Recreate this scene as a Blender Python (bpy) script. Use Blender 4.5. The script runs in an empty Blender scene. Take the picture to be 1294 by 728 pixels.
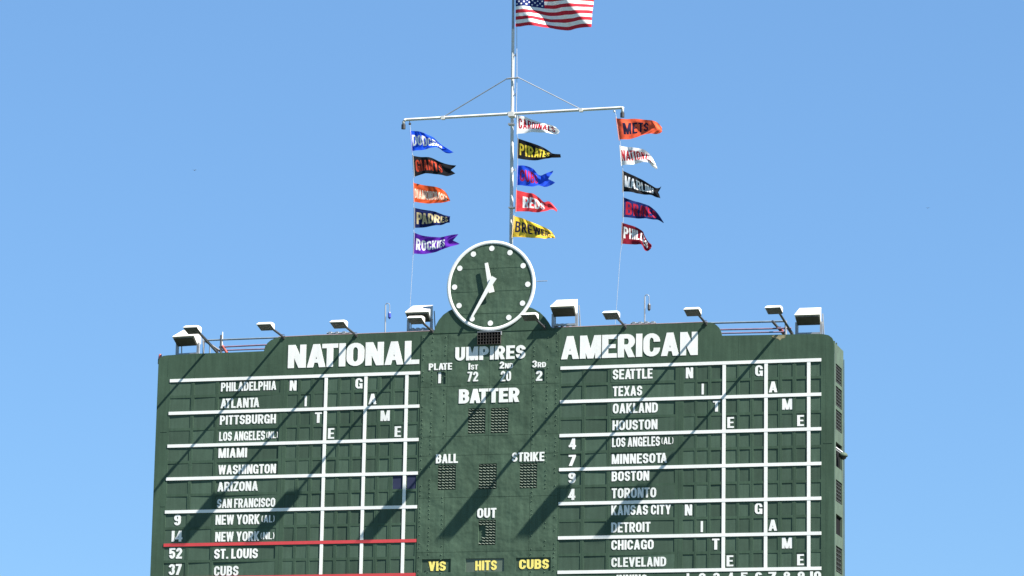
import bpy, bmesh, math, random
from mathutils import Vector, Matrix
from mathutils.geometry import delaunay_2d_cdt
random.seed(7)
sc = bpy.context.scene
COL = sc.collection
# ------------------------------------------------------------------ camera
# board front = plane Y 0, facing -Y; X to the right, Z up, metres.
FOC, YAW, PITCH, ROLL = 4289.35, 0.280044, 0.199733, 0.0178747
DIST = FOC / 37.0
fw = Vector((-math.sin(YAW)*math.cos(PITCH), math.cos(YAW)*math.cos(PITCH), math.sin(PITCH)))
rt = Vector((math.cos(YAW), math.sin(YAW), 0.0))
up = rt.cross(fw)
R2 = rt*math.cos(ROLL) + up*math.sin(ROLL)
U2 = -rt*math.sin(ROLL) + up*math.cos(ROLL)
CAM = -fw*DIST
cd = bpy.data.cameras.new('camera'); cam = bpy.data.objects.new('camera', cd); COL.objects.link(cam)
M = Matrix((R2, U2, -fw)).transposed().to_4x4(); M.translation = CAM
cam.matrix_world = M
cd.sensor_fit = 'HORIZONTAL'; cd.sensor_width = 36.0; cd.lens = FOC/1294.0*36.0
cd.clip_start = 1.0; cd.clip_end = 20000.0
sc.camera = cam
GROUND_Z = CAM.z - 1.7

def at(u, v, Y=0.0):
    """the place in the world, on the plane at depth Y, seen at photo pixel u, v"""
    d = fw*FOC + R2*(u-647.0) - U2*(v-364.0)
    return CAM + d*((Y-CAM.y)/d.y)

# ------------------------------------------------------------------ light
SUN = Vector((3.45, -1.0, 4.05)).normalized()
w = bpy.data.worlds.new('World'); sc.world = w; w.use_nodes = True
wn = w.node_tree; bg = wn.nodes['Background']
sky = wn.nodes.new('ShaderNodeTexSky'); sky.sky_type = 'NISHITA'; sky.sun_disc = False
sky.sun_elevation = math.asin(SUN.z)
sky.sun_rotation = math.atan2(SUN.x, SUN.y)
sky.altitude = 0.0; sky.air_density = 1.0; sky.dust_density = 0.0; sky.ozone_density = 10.0
gm = wn.nodes.new('ShaderNodeGamma'); gm.inputs[1].default_value = 0.5      # an even, deep blue clear sky
tn = wn.nodes.new('ShaderNodeVectorMath'); tn.operation = 'MULTIPLY'; tn.inputs[1].default_value = (0.515, 0.755, 1.0)
wn.links.new(sky.outputs[0], gm.inputs[0]); wn.links.new(gm.outputs[0], tn.inputs[0]); wn.links.new(tn.outputs[0], bg.inputs['Color'])
bg.inputs['Strength'].default_value = 0.102
sl = bpy.data.lights.new('sun', 'SUN'); sl.energy = 5.0; sl.angle = math.radians(0.5); sl.color = (1.0, 0.95, 0.87)
so = bpy.data.objects.new('sun', sl); COL.objects.link(so)
so.rotation_euler = SUN.to_track_quat('Z', 'Y').to_euler(); so.location = (40, -20, 60)
sc.view_settings.view_transform = 'Standard'; sc.view_settings.look = 'None'
sc.view_settings.exposure = 1.9; sc.view_settings.gamma = 1.0; sc.view_settings.use_curve_mapping = False

# ------------------------------------------------------------------ materials
def mat(name, col, rough=0.6, metal=0.0, var=0.0, vscale=2.0, bump=0.0, bscale=8.0, objvar=0.0, spec=0.5,
        fine=0.0, streak=0.0, transl=0.0, weave=0.0):
    m = bpy.data.materials.new(name); m.use_nodes = True
    nt = m.node_tree; N = nt.nodes; L = nt.links; b = N['Principled BSDF']
    b.inputs['Roughness'].default_value = rough; b.inputs['Metallic'].default_value = metal
    b.inputs['Specular IOR Level'].default_value = spec
    tc = N.new('ShaderNodeTexCoord'); geo = N.new('ShaderNodeNewGeometry')
    col_out = None
    rgb = N.new('ShaderNodeRGB'); rgb.outputs[0].default_value = (*col, 1); col_out = rgb.outputs[0]
    def scale_by(fac_socket, lo, hi, cur, fmin=0.3, fmax=0.7):
        mr = N.new('ShaderNodeMapRange'); L.new(fac_socket, mr.inputs[0])
        mr.inputs[1].default_value = fmin; mr.inputs[2].default_value = fmax
        mr.inputs[3].default_value = lo; mr.inputs[4].default_value = hi
        vm = N.new('ShaderNodeVectorMath'); vm.operation = 'SCALE'
        L.new(cur, vm.inputs[0]); L.new(mr.outputs[0], vm.inputs['Scale']); return vm.outputs[0]
    if var:
        n = N.new('ShaderNodeTexNoise'); n.inputs['Scale'].default_value = vscale; n.inputs['Detail'].default_value = 5
        L.new(geo.outputs['Position'], n.inputs['Vector'])
        col_out = scale_by(n.outputs[0], 1-var, 1+var, col_out)
    if fine:
        n = N.new('ShaderNodeTexNoise'); n.inputs['Scale'].default_value = 22; n.inputs['Detail'].default_value = 4
        L.new(geo.outputs['Position'], n.inputs['Vector'])
        col_out = scale_by(n.outputs[0], 1-fine, 1+fine, col_out)
    if streak:
        mp = N.new('ShaderNodeMapping'); mp.inputs['Scale'].default_value = (5.0, 5.0, 0.35)
        L.new(geo.outputs['Position'], mp.inputs[0])
        n = N.new('ShaderNodeTexNoise'); n.inputs['Scale'].default_value = 1.6; n.inputs['Detail'].default_value = 4
        L.new(mp.outputs[0], n.inputs['Vector'])
        col_out = scale_by(n.outputs[0], 1-streak, 1+streak, col_out)
    if objvar:
        oi = N.new('ShaderNodeObjectInfo')
        col_out = scale_by(oi.outputs['Random'], 1-objvar, 1+objvar, col_out, 0, 1)
    L.new(col_out, b.inputs['Base Color'])
    if bump:
        n = N.new('ShaderNodeTexNoise'); n.inputs['Scale'].default_value = bscale; n.inputs['Detail'].default_value = 2.5
        L.new(geo.outputs['Position'], n.inputs['Vector'])
        bp = N.new('ShaderNodeBump'); bp.inputs['Distance'].default_value = bump; bp.inputs['Strength'].default_value = 1.0
        L.new(n.outputs[0], bp.inputs['Height']); L.new(bp.outputs[0], b.inputs['Normal'])
    if transl:
        out = N['Material Output']; tr = N.new('ShaderNodeBsdfTranslucent'); mx = N.new('ShaderNodeMixShader')
        L.new(col_out, tr.inputs[0]); mx.inputs[0].default_value = transl
        L.new(b.outputs[0], mx.inputs[1]); L.new(tr.outputs[0], mx.inputs[2]); L.new(mx.outputs[0], out.inputs[0])
    return m

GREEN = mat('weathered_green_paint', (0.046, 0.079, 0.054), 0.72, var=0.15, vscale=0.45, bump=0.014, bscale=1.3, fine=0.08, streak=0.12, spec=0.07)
CENTRE = mat('dented_green_sheet', (0.057, 0.093, 0.064), 0.7, var=0.15, vscale=0.7, bump=0.042, bscale=1.7, fine=0.08, streak=0.12, spec=0.07)
PLATE = mat('green_number_plate', (0.053, 0.086, 0.062), 0.68, var=0.06, vscale=2.0, bump=0.002, bscale=5, objvar=0.17, fine=0.06, streak=0.10, spec=0.07)
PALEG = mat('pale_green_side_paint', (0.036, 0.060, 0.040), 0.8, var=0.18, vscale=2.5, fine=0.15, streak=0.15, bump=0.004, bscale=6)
LIGHTP = mat('pale_green_plate', (0.085, 0.115, 0.085), 0.55, var=0.1, vscale=2, fine=.08)
BLUEP = mat('blue_number_plate', (0.030, 0.036, 0.072), 0.7, spec=.07, var=0.08, vscale=3)
DARK = mat('black_mesh_and_window_shade', (0.008, 0.008, 0.009), 0.9, spec=.05)
BLACK = mat('black_rubber', (0.02, 0.02, 0.022), 0.5, var=0.1)
LOUVRE = mat('dark_louvre_metal', (0.022, 0.024, 0.020), 0.6, var=0.2, vscale=8)
WHITE = mat('white_sign_paint', (0.70, 0.70, 0.68), 0.7, var=0.05, vscale=1.5, fine=0.06, streak=.06, spec=.1)
LINEW = mat('white_line_paint', (0.71, 0.71, 0.69), 0.7, var=0.06, vscale=1.2, fine=0.06, spec=.1)
RED = mat('red_line_paint', (0.52, 0.045, 0.05), 0.55, var=0.08, vscale=1.5, fine=0.06)
YELLOW = mat('yellow_sign_paint', (0.80, 0.66, 0.16), 0.55, var=0.05)
LAMPW = mat('white_lamp_enamel', (0.46, 0.45, 0.42), 0.6, var=0.14, vscale=4, fine=0.06)
LAMPG = mat('grey_lamp_glass', (0.045, 0.045, 0.043), 0.4, var=0.2, vscale=9)
FLOODG = mat('brown_flood_grille', (0.040, 0.035, 0.030), 0.6, var=0.3, vscale=14)
ARM = mat('dark_painted_steel', (0.045, 0.045, 0.048), 0.5, var=0.25, vscale=6)
GALV = mat('galvanised_steel', (0.30, 0.31, 0.32), 0.45, 0.5, var=0.12, vscale=4)
POLEW = mat('white_pole_paint', (0.50, 0.50, 0.48), 0.4, var=0.12, vscale=2.0, fine=0.08)
RAILP = mat('purple_grey_rail', (0.16, 0.11, 0.16), 0.5, var=0.2, vscale=4)
RAILB = mat('blue_grey_rail', (0.12, 0.16, 0.20), 0.5, var=0.2, vscale=4)
REDLEAD = mat('red_lead_paint', (0.30, 0.06, 0.05), 0.6, var=0.3, vscale=6)
ROPE = mat('pale_rope', (0.38, 0.38, 0.36), 0.8)
BLUEF = mat('blue_plastic', (0.03, 0.05, 0.30), 0.4)
COPING = mat('reddish_coping', (0.16, 0.12, 0.12), 0.6, var=.3, vscale=1.5)
TAN = mat('bare_tan_patch', (0.20, 0.18, 0.10), 0.8, var=0.3, vscale=9)
GRASS = mat('mown_grass', (0.04, 0.055, 0.025), 0.9, var=0.25, vscale=0.2)
CONC = mat('pale_concrete', (0.35, 0.34, 0.31), 0.85, var=0.12, vscale=0.6)
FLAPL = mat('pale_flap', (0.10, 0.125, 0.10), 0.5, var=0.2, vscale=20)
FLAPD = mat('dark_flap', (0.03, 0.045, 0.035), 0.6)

# ------------------------------------------------------------------ object helpers
def link(name, me, parent=None):
    o = bpy.data.objects.new(name, me); COL.objects.link(o)
    if parent is not None: o.parent = parent
    return o
def mesh_from(name, V, F, m, smooth=False, mats=None, fm=None):
    me = bpy.data.meshes.new(name); me.from_pydata([tuple(v) for v in V], [], F)
    if mats:
        for x in mats: me.materials.append(x)
        if fm is not None: me.polygons.foreach_set('material_index', fm)
    else: me.materials.append(m)
    if smooth: me.polygons.foreach_set('use_smooth', [True]*len(me.polygons))
    me.update(); return me
def thing(name, loc, label, cat, group=None):
    o = bpy.data.objects.new(name, None); COL.objects.link(o); o.location = loc
    o.empty_display_size = 0.2
    o['label'] = label; o['category'] = cat
    if group: o['group'] = group
    return o
def tag(o, label, cat, group=None):
    o['label'] = label; o['category'] = cat
    if group: o['group'] = group
    return o

class MB:
    """collects shapes into one mesh"""
    def __init__(s): s.V = []; s.F = []; s.K = []
    def add(s, V, F, k=0):
        b = len(s.V); s.V += [tuple(v) for v in V]; s.F += [[i+b for i in f] for f in F]; s.K += [k]*len(F); return s
    def box(s, x0, x1, y0, y1, z0, z1, k=0):
        V = [(x, y, z) for x in (x0, x1) for y in (y0, y1) for z in (z0, z1)]
        return s.add(V, [(0,1,3,2),(4,6,7,5),(0,4,5,1),(2,3,7,6),(0,2,6,4),(1,5,7,3)], k)
    def prism(s, prof, x0, x1, k=0, taper=None):
        """profile of (y, z) points, extruded along x"""
        n = len(prof); t = taper or [0]*n
        V = [(x0+t[i], y, z) for i, (y, z) in enumerate(prof)] + [(x1-t[i], y, z) for i, (y, z) in enumerate(prof)]
        F = [(i, (i+1) % n, (i+1) % n+n, i+n) for i in range(n)] + [tuple(range(n))[::-1], tuple(range(n, 2*n))]
        return s.add(V, F, k)
    def tube(s, pts, r, seg=8, k=0, r1=None, cap=True):
        pts = [Vector(p) for p in pts]; n = len(pts); b = len(s.V)
        for i, p in enumerate(pts):
            d = (pts[min(i+1, n-1)]-pts[max(i-1, 0)]).normalized()
            a = d.cross(Vector((0, 0, 1)) if abs(d.z) < 0.9 else Vector((0, 1, 0))).normalized(); c = d.cross(a)
            rr = r if r1 is None else r+(r1-r)*i/(n-1)
            for j in range(seg):
                q = 2*math.pi*j/seg; s.V.append(tuple(p+(a*math.cos(q)+c*math.sin(q))*rr))
        for i in range(n-1):
            for j in range(seg):
                s.F.append([b+i*seg+j, b+i*seg+(j+1) % seg, b+(i+1)*seg+(j+1) % seg, b+(i+1)*seg+j]); s.K.append(k)
        if cap:
            s.F.append([b+j for j in range(seg)][::-1]); s.F.append([b+(n-1)*seg+j for j in range(seg)]); s.K += [k, k]
        return s
    def lathe(s, prof, centre, axis='Z', seg=16, k=0):
        b = len(s.V); c = Vector(centre); n = len(prof)
        for (r, h) in prof:
            for j in range(seg):
                q = 2*math.pi*j/seg
                v = Vector((r*math.cos(q), r*math.sin(q), h)) if axis == 'Z' else Vector((r*math.cos(q), h, r*math.sin(q)))
                s.V.append(tuple(c+v))
        for i in range(n-1):
            for j in range(seg):
                s.F.append([b+i*seg+j, b+i*seg+(j+1) % seg, b+(i+1)*seg+(j+1) % seg, b+(i+1)*seg+j]); s.K.append(k)
        return s
    def mesh(s, name, m, smooth=False, mats=None, fix=True):
        me = mesh_from(name, s.V, s.F, m, smooth, mats, s.K if mats else None)
        if fix:
            bm = bmesh.new(); bm.from_mesh(me); bmesh.ops.recalc_face_normals(bm, faces=bm.faces); bm.to_mesh(me); bm.free()
        return me
    def obj(s, name, m, parent=None, smooth=False, mats=None):
        return link(name, s.mesh(name, m, smooth, mats), parent)
def smooth_angle(me, deg=35):
    bm = bmesh.new(); bm.from_mesh(me)
    for f in bm.faces: f.smooth = True
    for e in bm.edges:
        if len(e.link_faces) == 2 and e.calc_face_angle(0) > math.radians(deg): e.smooth = False
    bm.to_mesh(me); bm.free()

# ------------------------------------------------------------------ block lettering
def arcpts(cx, cy, rx, ry, a0, a1, n=9):
    return [(cx+rx*math.cos(math.radians(a0+(a1-a0)*i/n)), cy+ry*math.sin(math.radians(a0+(a1-a0)*i/n))) for i in range(n+1)]
def stroke(pts, t, h, closed=False):
    """ribbon of quads along a centre line; stems t wide, bars h high"""
    n = len(pts); L = []; R = []
    for i in range(n):
        if closed: a, b = pts[i-1], pts[(i+1) % n]
        else: a, b = pts[max(i-1, 0)], pts[min(i+1, n-1)]
        dx, dy = b[0]-a[0], b[1]-a[1]; l = math.hypot(dx, dy) or 1
        nx, ny = -dy/l, dx/l
        L.append((pts[i][0]+nx*t/2, pts[i][1]+ny*h/2)); R.append((pts[i][0]-nx*t/2, pts[i][1]-ny*h/2))
    m = n if closed else n-1
    return [[R[i], R[(i+1) % n], L[(i+1) % n], L[i]] for i in range(m)]
def rect(x0, y0, x1, y1): return [(x0, y0), (x1, y0), (x1, y1), (x0, y1)]
WID = dict(zip('ABCDEFGHIJKLMNOPQRSTUVWXYZ', (.62,.58,.57,.58,.50,.48,.59,.58,.22,.46,.60,.47,.74,.60,.59,.56,.60,.59,.56,.52,.58,.60,.84,.62,.62,.54)))
WID.update({'0': .53, '1': .22, '2': .53, '3': .53, '4': .56, '5': .53, '6': .53, '7': .50, '8': .54, '9': .53, '(': .26, ')': .26, '.': .21, ' ': .24})
def glyph(ch, t=.2, h=.17):
    w = WID[ch]; w = w + (t-.2)*(1.6 if ch not in 'I1.' else 1); P = []
    if ch in 'I1': w = t
    x0, x1, y0, y1 = t/2, w-t/2, h/2, 1-h/2
    rx, ry = (x1-x0)/2, .24; cx = (x0+x1)/2
    top = y1-ry; bot = y0+ry
    tl = lambda a0, a1: arcpts(cx, top, rx, ry, a0, a1)
    bl = lambda a0, a1: arcpts(cx, bot, rx, ry, a0, a1)
    V = lambda xa, xb, xc, xd: [(xa, 1), (xb, 1), (xd, 0), (xc, 0)]
    if ch in 'I1': P = [rect(0, 0, t, 1)]
    elif ch == 'L': P = [rect(0, 0, t, 1), rect(0, 0, w, h)]
    elif ch == 'T': P = [rect(0, 1-h, w, 1), rect(w/2-t/2, 0, w/2+t/2, 1)]
    elif ch == 'E': P = [rect(0, 0, t, 1), rect(0, 0, w, h), rect(0, 1-h, w, 1), rect(0, .5-h*.45, w*.92, .5+h*.45)]
    elif ch == 'F': P = [rect(0, 0, t, 1), rect(0, 1-h, w, 1), rect(0, .46-h*.45, w*.9, .46+h*.45)]
    elif ch == 'H': P = [rect(0, 0, t, 1), rect(w-t, 0, w, 1), rect(0, .5-h/2, w, .5+h/2)]
    elif ch == 'A': a = t*.52; P = [V(w/2-a, w/2+a, 0, t*.98), V(w/2-a, w/2+a, w-t*.98, w), rect(w*.2, .2, w*.8, .2+h*.85)]
    elif ch == 'V': a = t*.5; P = [V(0, t, w/2-a, w/2+a), V(w-t, w, w/2-a, w/2+a)]
    elif ch == 'W': a = t*.42; P = [V(0, t*.95, w*.27-a, w*.27+a), V(w/2-a, w/2+a, w*.27-a, w*.27+a), V(w/2-a, w/2+a, w*.73-a, w*.73+a), V(w-t*.95, w, w*.73-a, w*.73+a)]
    elif ch == 'M': a = t*.46; P = [rect(0, 0, t*.92, 1), rect(w-t*.92, 0, w, 1), V(0, t*1.1, w/2-a, w/2+a), V(w-t*1.1, w, w/2-a, w/2+a)]
    elif ch == 'N': P = [rect(0, 0, t*.95, 1), rect(w-t*.95, 0, w, 1), V(0, t*1.12, w-t*1.12, w)]
    elif ch == 'K': P = [rect(0, 0, t, 1), [(t*.9, .33), (w, 1), (w-t*1.1, 1), (t*.9, .60)], [(w*.40, .66), (w*.34, .40), (w-t*1.12, 0), (w, 0)]]
    elif ch == 'X': P = [V(0, t, w-t, w), V(w-t, w, 0, t)]
    elif ch == 'Y': P = [[(0, 1), (t, 1), (w/2+t*.5, .40), (w/2-t*.5, .40)], [(w-t, 1), (w, 1), (w/2+t*.5, .40), (w/2-t*.5, .40)], rect(w/2-t/2, 0, w/2+t/2, .42)]
    elif ch == 'Z': P = [rect(0, 0, w, h), rect(0, 1-h, w, 1), [(0, h*.9), (t*1.15, h*.9), (w, 1-h*.9), (w-t*1.15, 1-h*.9)]]
    elif ch in 'O0Q':
        P = stroke(arcpts(cx, top, rx, ry, 0, 180)+arcpts(cx, bot, rx, ry, 180, 360), t, h, True)
        if ch == 'Q': P.append([(w*.5, .28), (w*.62, .36), (w, .02), (w*.86, -.06)])
    elif ch == 'C': P = stroke([(x1, .63)]+tl(0, 180)+bl(180, 360)+[(x1, .37)], t, h)
    elif ch == 'G': P = stroke([(x1, .64)]+tl(0, 180)+bl(180, 360)+[(x1, .36)], t, h)+[rect(w*.54, .36, w, .36+h*.85), rect(w-t*.7, 0, w, .4)]
    elif ch == 'S':
        m = .5; r1 = (y1-m)/2; r0 = (m-y0)/2
        P = stroke([(x1, m+r1-.03)]+arcpts(cx, m+r1, rx, r1, 0, 265, 14)+arcpts(cx, m-r0, rx, r0, 85, -180, 14)+[(x0, m-r0+.03)], t, h*1.05)
    elif ch == 'U': P = stroke([(x0, 1), (x0, .6)]+bl(180, 360)+[(x1, .6), (x1, 1)], t, h)
    elif ch == 'J': P = stroke([(x0, .36)]+bl(180, 360)+[(x1, .6), (x1, 1)], t, h)
    elif ch == 'D': P = [rect(0, 0, t, 1)]+stroke([(t/2, y1), (x1-.24, y1)]+arcpts(x1-.22, top, .22, ry, 90, 0)+arcpts(x1-.22, bot, .22, ry, 0, -90)+[(t/2, y0)], t, h)
    elif ch in 'PR':
        m = .46; c = (y1+m)/2; r = (y1-m)/2
        P = [rect(0, 0, t, 1)]+stroke([(t/2, y1), (x1-.18, y1)]+arcpts(x1-.17, c, .17, r, 90, -90)+[(t/2, m)], t, h)
        if ch == 'R': P.append([(w*.34, .47), (w*.34+t, .47), (w, 0), (w-t*1.05, 0)])
    elif ch == 'B':
        m = .52; c = (y1+m)/2; r = (y1-m)/2; c2 = (y0+m)/2; r2 = (m-y0)/2
        P = [rect(0, 0, t, 1)]+stroke([(t/2, y1), (x1-.19, y1)]+arcpts(x1-.19, c, .17, r, 90, -90)+[(t/2, m)], t, h)
        P += stroke([(t/2, m), (x1-.18, m)]+arcpts(x1-.17, c2, .17, r2, 90, -90)+[(t/2, y0)], t, h)
    elif ch == '2': P = stroke([(x0, .66)]+tl(180, -25)+[(x0+t*.12, h*1.0)], t, h*1.1)+[rect(0, 0, w, h)]
    elif ch == '3':
        m = .52; r1 = (y1-m)/2; r0 = (m-y0)/2
        P = stroke(arcpts(cx, m+r1, rx, r1, 180, -80, 12), t, h)+stroke(arcpts(cx, m-r0, rx, r0, 80, -180, 12), t, h)
    elif ch == '5': r = .27; P = [rect(0, 1-h, w, 1), rect(0, .44, t*.9, 1)]+stroke(arcpts(cx, y0+r, rx, r, 140, -175, 14), t, h)
    elif ch in '69':
        r = .215; P = stroke(arcpts(cx, y0+r, rx, r, 0, 360, 16)[:-1], t, h*.95, True)+stroke(tl(12, 180)+[(x0, .3)], t, h)
        if ch == '9': P = [[(w-x, 1-y) for x, y in q] for q in P]
    elif ch == '8':
        m = .52; r1 = (y1-m)/2; r0 = (m-y0)/2
        P = stroke(arcpts(cx, m+r1, rx*.94, r1, 0, 360, 16)[:-1], t, h, True)+stroke(arcpts(cx, m-r0, rx, r0, 0, 360, 16)[:-1], t, h, True)
    elif ch == '7': P = [rect(0, 1-h, w, 1), [(w-t*1.1, 1-h*.9), (w, 1-h*.9), (w*.5, 0), (w*.5-t*1.1, 0)]]
    elif ch == '4': P = [rect(w-t*1.35, 0, w-t*.35, 1), rect(0, .2, w, .2+h), [(0, .2), (t*.9, .2+h*.6), (w-t*.5, 1), (w-t*1.35, 1)]]
    elif ch == '(': P = stroke(arcpts(w*1.35, .5, w*1.1, .56, 130, 230), t*.55, h*.6)
    elif ch == ')': P = stroke(arcpts(-w*.35, .5, w*1.1, .56, 50, -50), t*.55, h*.6)
    elif ch == '.': P = [rect(0, 0, t, h*1.1)]; w = t
    return P, w
_gc = {}
def glyph_tris(ch, t, h):
    k = (ch, round(t, 3), round(h, 3))
    if k in _gc: return _gc[k]
    P, w = glyph(ch, t, h); vs = []; fs = []
    for q in P:
        a = sum(q[i-1][0]*q[i][1]-q[i][0]*q[i-1][1] for i in range(len(q)))
        if a < 0: q = q[::-1]
        b = len(vs); vs += [Vector(p) for p in q]; fs.append([b+i for i in range(len(q))])
    r = delaunay_2d_cdt(vs, [], fs, 1, 1e-5)
    V = [tuple(v) for v in r[0]]; F = []
    for f, org in zip(r[2], r[5]):
        if org:
            a = sum(V[f[i-1]][0]*V[f[i]][1]-V[f[i]][0]*V[f[i-1]][1] for i in range(len(f)))
            F.append(list(f) if a > 0 else list(f)[::-1])
    E = {}
    for f in F:
        for i in range(len(f)): E[(f[i], f[(i+1) % len(f)])] = 1
    B = [e for e in E if (e[1], e[0]) not in E]
    _gc[k] = (V, F, B, w); return _gc[k]
KERN = {'AT', 'TA', 'LT', 'PA', 'AV', 'VA', 'EV', 'AW', 'LV'} - {'EV'}
def layout(text, t, h, gap=.085):
    """[(char, x offset, scale)], total width; '~' before a char makes it small"""
    out = []; x = 0; s = 1; i = 0; prev = ''
    for ch in text:
        if ch == '~': s = .74; continue
        if ch == ' ': x += WID[' ']; continue
        w = glyph(ch, t, h)[1]
        if prev+ch in KERN: x -= .17
        prev = ch
        out.append((ch, x, s)); x += (w+gap)*s
    return out, x-gap*s
def lettering(mb, text, x0, x1, z, H, t=.21, h=.175, y=0.0, thick=0.008, only=None, gap=.085):
    lay, W = layout(text, t, h, gap); sx = (x1-x0)/W
    for n, (ch, ox, s) in enumerate(lay):
        if only is not None and n != only: continue
        V, F, B, w = glyph_tris(ch, t, h)
        fr = [(x0+(ox+vx*s)*sx, y-thick, z+vy*H*s) for vx, vy in V]; bk = [(a, y, c) for a, _, c in fr]; k = len(V)
        mb.add(fr+bk, F+[(b, a, a+k, b+k) for a, b in B])
    return len(lay)
def word_px(text, l, r, top, bot, parent, name='lettering', m=None, y=0.0, each=False, thick=.009, t=.21, h=.175, gap=.085, **kw):
    """l = (x, baseline y) of the left end, r of the right end in the photo"""
    a = at(l[0], l[1], y); b = at(r[0], r[1], y); H = at(l[0], top, y).z-at(l[0], bot, y).z
    z = (a.z+b.z)/2; n = len(layout(text, t, h)[0])
    if each:
        for i in range(n):
            mb = MB(); lettering(mb, text, a.x, b.x, z, H, t, h, y, thick, only=i, gap=gap)
            link(name, mesh_from(name, mb.V, mb.F, m or WHITE), parent)
    else:
        mb = MB(); lettering(mb, text, a.x, b.x, z, H, t, h, y, thick, gap=gap)
        return link(name, mesh_from(name, mb.V, mb.F, m or WHITE), parent)

# ------------------------------------------------------------------ ground
g = MB(); g.add([(-6000, -6000, GROUND_Z), (6000, -6000, GROUND_Z), (6000, 6000, GROUND_Z), (-6000, 6000, GROUND_Z)], [(0, 1, 2, 3)])
o = g.obj('ground', GRASS); o['kind'] = 'structure'

# ------------------------------------------------------------------ the scoreboard
XL, XR, ZB, DEP = -12.845, 11.14, -11.3, 1.7
board = thing('scoreboard', (0, 0.9, ZB), 'huge dark green hand-operated baseball scoreboard with white league lettering and rows of team names', 'scoreboard')
OFF = Vector(board.location)
_link = link
def link(name, me, parent=None):        # parts are written in world metres, then hung on their thing
    ob = _link(name, me, parent)
    if parent is not None:
        root = parent; off = Vector((0, 0, 0))
        while root is not None: off += Vector(root.location); root = root.parent
        ob.location = -off
    return ob

ZLINE = [-2.838-1.1557*k for k in range(8)]     # centres of the horizontal dividing lines
HL = 0.055
def colsX(pairs, v): return [(at(a, v).x, at(b, v).x) for a, b in pairs]
NATC = colsX([(206.9, 233.6), (237.8, 264.9), (269.1, 347.0), (356.8, 369.7), (373.6, 386.4), (390.9, 402.4), (408.6, 420.5), (424.5, 437.6),
              (441.6, 453.0), (459.4, 471.0), (476.0, 488.0), (493.5, 505.5), (511.5, 523.4)], 715)
AMEC = colsX([(706.1, 733.1), (737.8, 765.4), (770.0, 851.9), (862.6, 876.6), (879.9, 893.4), (897.6, 911.2), (916.8, 930.3), (934.0, 947.1),
              (951.9, 964.8), (970.1, 982.7), (987.8, 1001.2), (1006.0, 1019.2), (1024.7, 1037.4)], 690)
ROWS = []
for k in range(6):
    zt, zb = ZLINE[k]-HL-.004, ZLINE[k+1]+HL+.004; m = (zt+zb)/2
    ROWS += [(zt, m+.045), (m-.045, zb)]
HOLES = []
for cols in (NATC, AMEC):
    for (a, b) in cols:
        for (zt, zb) in ROWS: HOLES.append((a, b, zb, zt))
def px_rect(x0, y0, x1, y1):
    c = at((x0+x1)/2, (y0+y1)/2); return (at(x0, (y0+y1)/2).x, at(x1, (y0+y1)/2).x, at((x0+x1)/2, y1).z, at((x0+x1)/2, y0).z)
DISP = [px_rect(591.5, 516, 613.5, 548), px_rect(620.3, 515.5, 642.4, 547.3), px_rect(553.4, 587.5, 576, 619), px_rect(605, 586, 627.7, 618.2),
        px_rect(656.8, 585.4, 678.6, 617.2), px_rect(604.6, 657.3, 626.3, 688.8)]
SLOTS = [px_rect(552, 470, 563.2, 485.5), px_rect(675, 466.6, 688.2, 482), px_rect(533, 706.6, 569.6, 723.4), px_rect(588.5, 705.6, 637, 722.6), px_rect(652, 704.6, 695.9, 721.6)]
HOLES += DISP+SLOTS

# outline of the front wall (photo pixels on its face)
top = [(200.9, 456), (202.2, 452), (206, 449.8), (212, 449), (247.7, 446.9), (289, 445.6), (333.4, 443.7), (335, 437.7), (338.5, 433), (342.5, 429.8), (347, 427.8), (352, 426.4),
       (400, 424.2), (453, 422.4), (516, 420), (548.5, 418.6), (551, 411), (554.5, 404.5), (560, 398), (567, 393), (576, 388.6), (590, 385.6), (605, 384), (621, 383.4), (637, 383.8), (651, 384.6),
       (664, 386.6), (674, 390), (682, 394.6), (688.5, 401), (693.5, 408), (697, 414.6), (740, 413.2), (791, 411.2), (850, 409.2), (897, 407.4), (901.5, 408.4), (905, 410.6), (908.6, 414), (911, 418.6), (912.3, 424.2),
       (967, 423.2), (1027.7, 422.0), (1040, 422.2), (1047, 423.6), (1051.5, 427), (1053.6, 431.5)]
out = [(p.x, p.z) for p in (at(*q) for q in top)]
out[0] = (XL, out[0][1]); out.append((XR, out[-1][1]-.12)); out += [(XR, ZB), (XL, ZB)]
FRT = .05
def sheet_with_holes(outline, holes, mat_of):
    vs = [Vector(p) for p in outline]; n = len(vs); ed = [(i, (i+1) % n) for i in range(n)]
    for (a, b, c, d) in holes:
        k = len(vs); vs += [Vector((a, c)), Vector((b, c)), Vector((b, d)), Vector((a, d))]; ed += [(k, k+1), (k+1, k+2), (k+2, k+3), (k+3, k)]
    r = delaunay_2d_cdt(vs, ed, [], 1, 1e-6)
    return r[0], r[2]
V2, F2 = sheet_with_holes(out, HOLES, None)
mb = MB(); VV = [(v.x, 0, v.y) for v in V2]; FF = []
CX0, CX1 = at(529.5, 560).x, at(705.8, 560).x
for f in F2:
    cx = sum(V2[i].x for i in f)/3; cz = sum(V2[i].y for i in f)/3
    if any(a < cx < b and c < cz < d for (a, b, c, d) in HOLES): continue
    a = sum(V2[f[i-1]].x*V2[f[i]].y-V2[f[i]].x*V2[f[i-1]].y for i in range(3))
    FF.append(list(f) if a > 0 else list(f)[::-1])
E = {}
for f in FF:
    for i in range(3): E[(f[i], f[(i+1) % 3])] = 1
nv = len(VV); VV += [(x, FRT, z) for x, _, z in VV]
SF = [(b, a, a+nv, b+nv) for a, b in E if (b, a) not in E]
mb.add(VV, FF+SF)
mb.K = [0]*len(mb.F)
link('front_wall', mesh_from('front_wall', mb.V, mb.F, GREEN), board)

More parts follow.
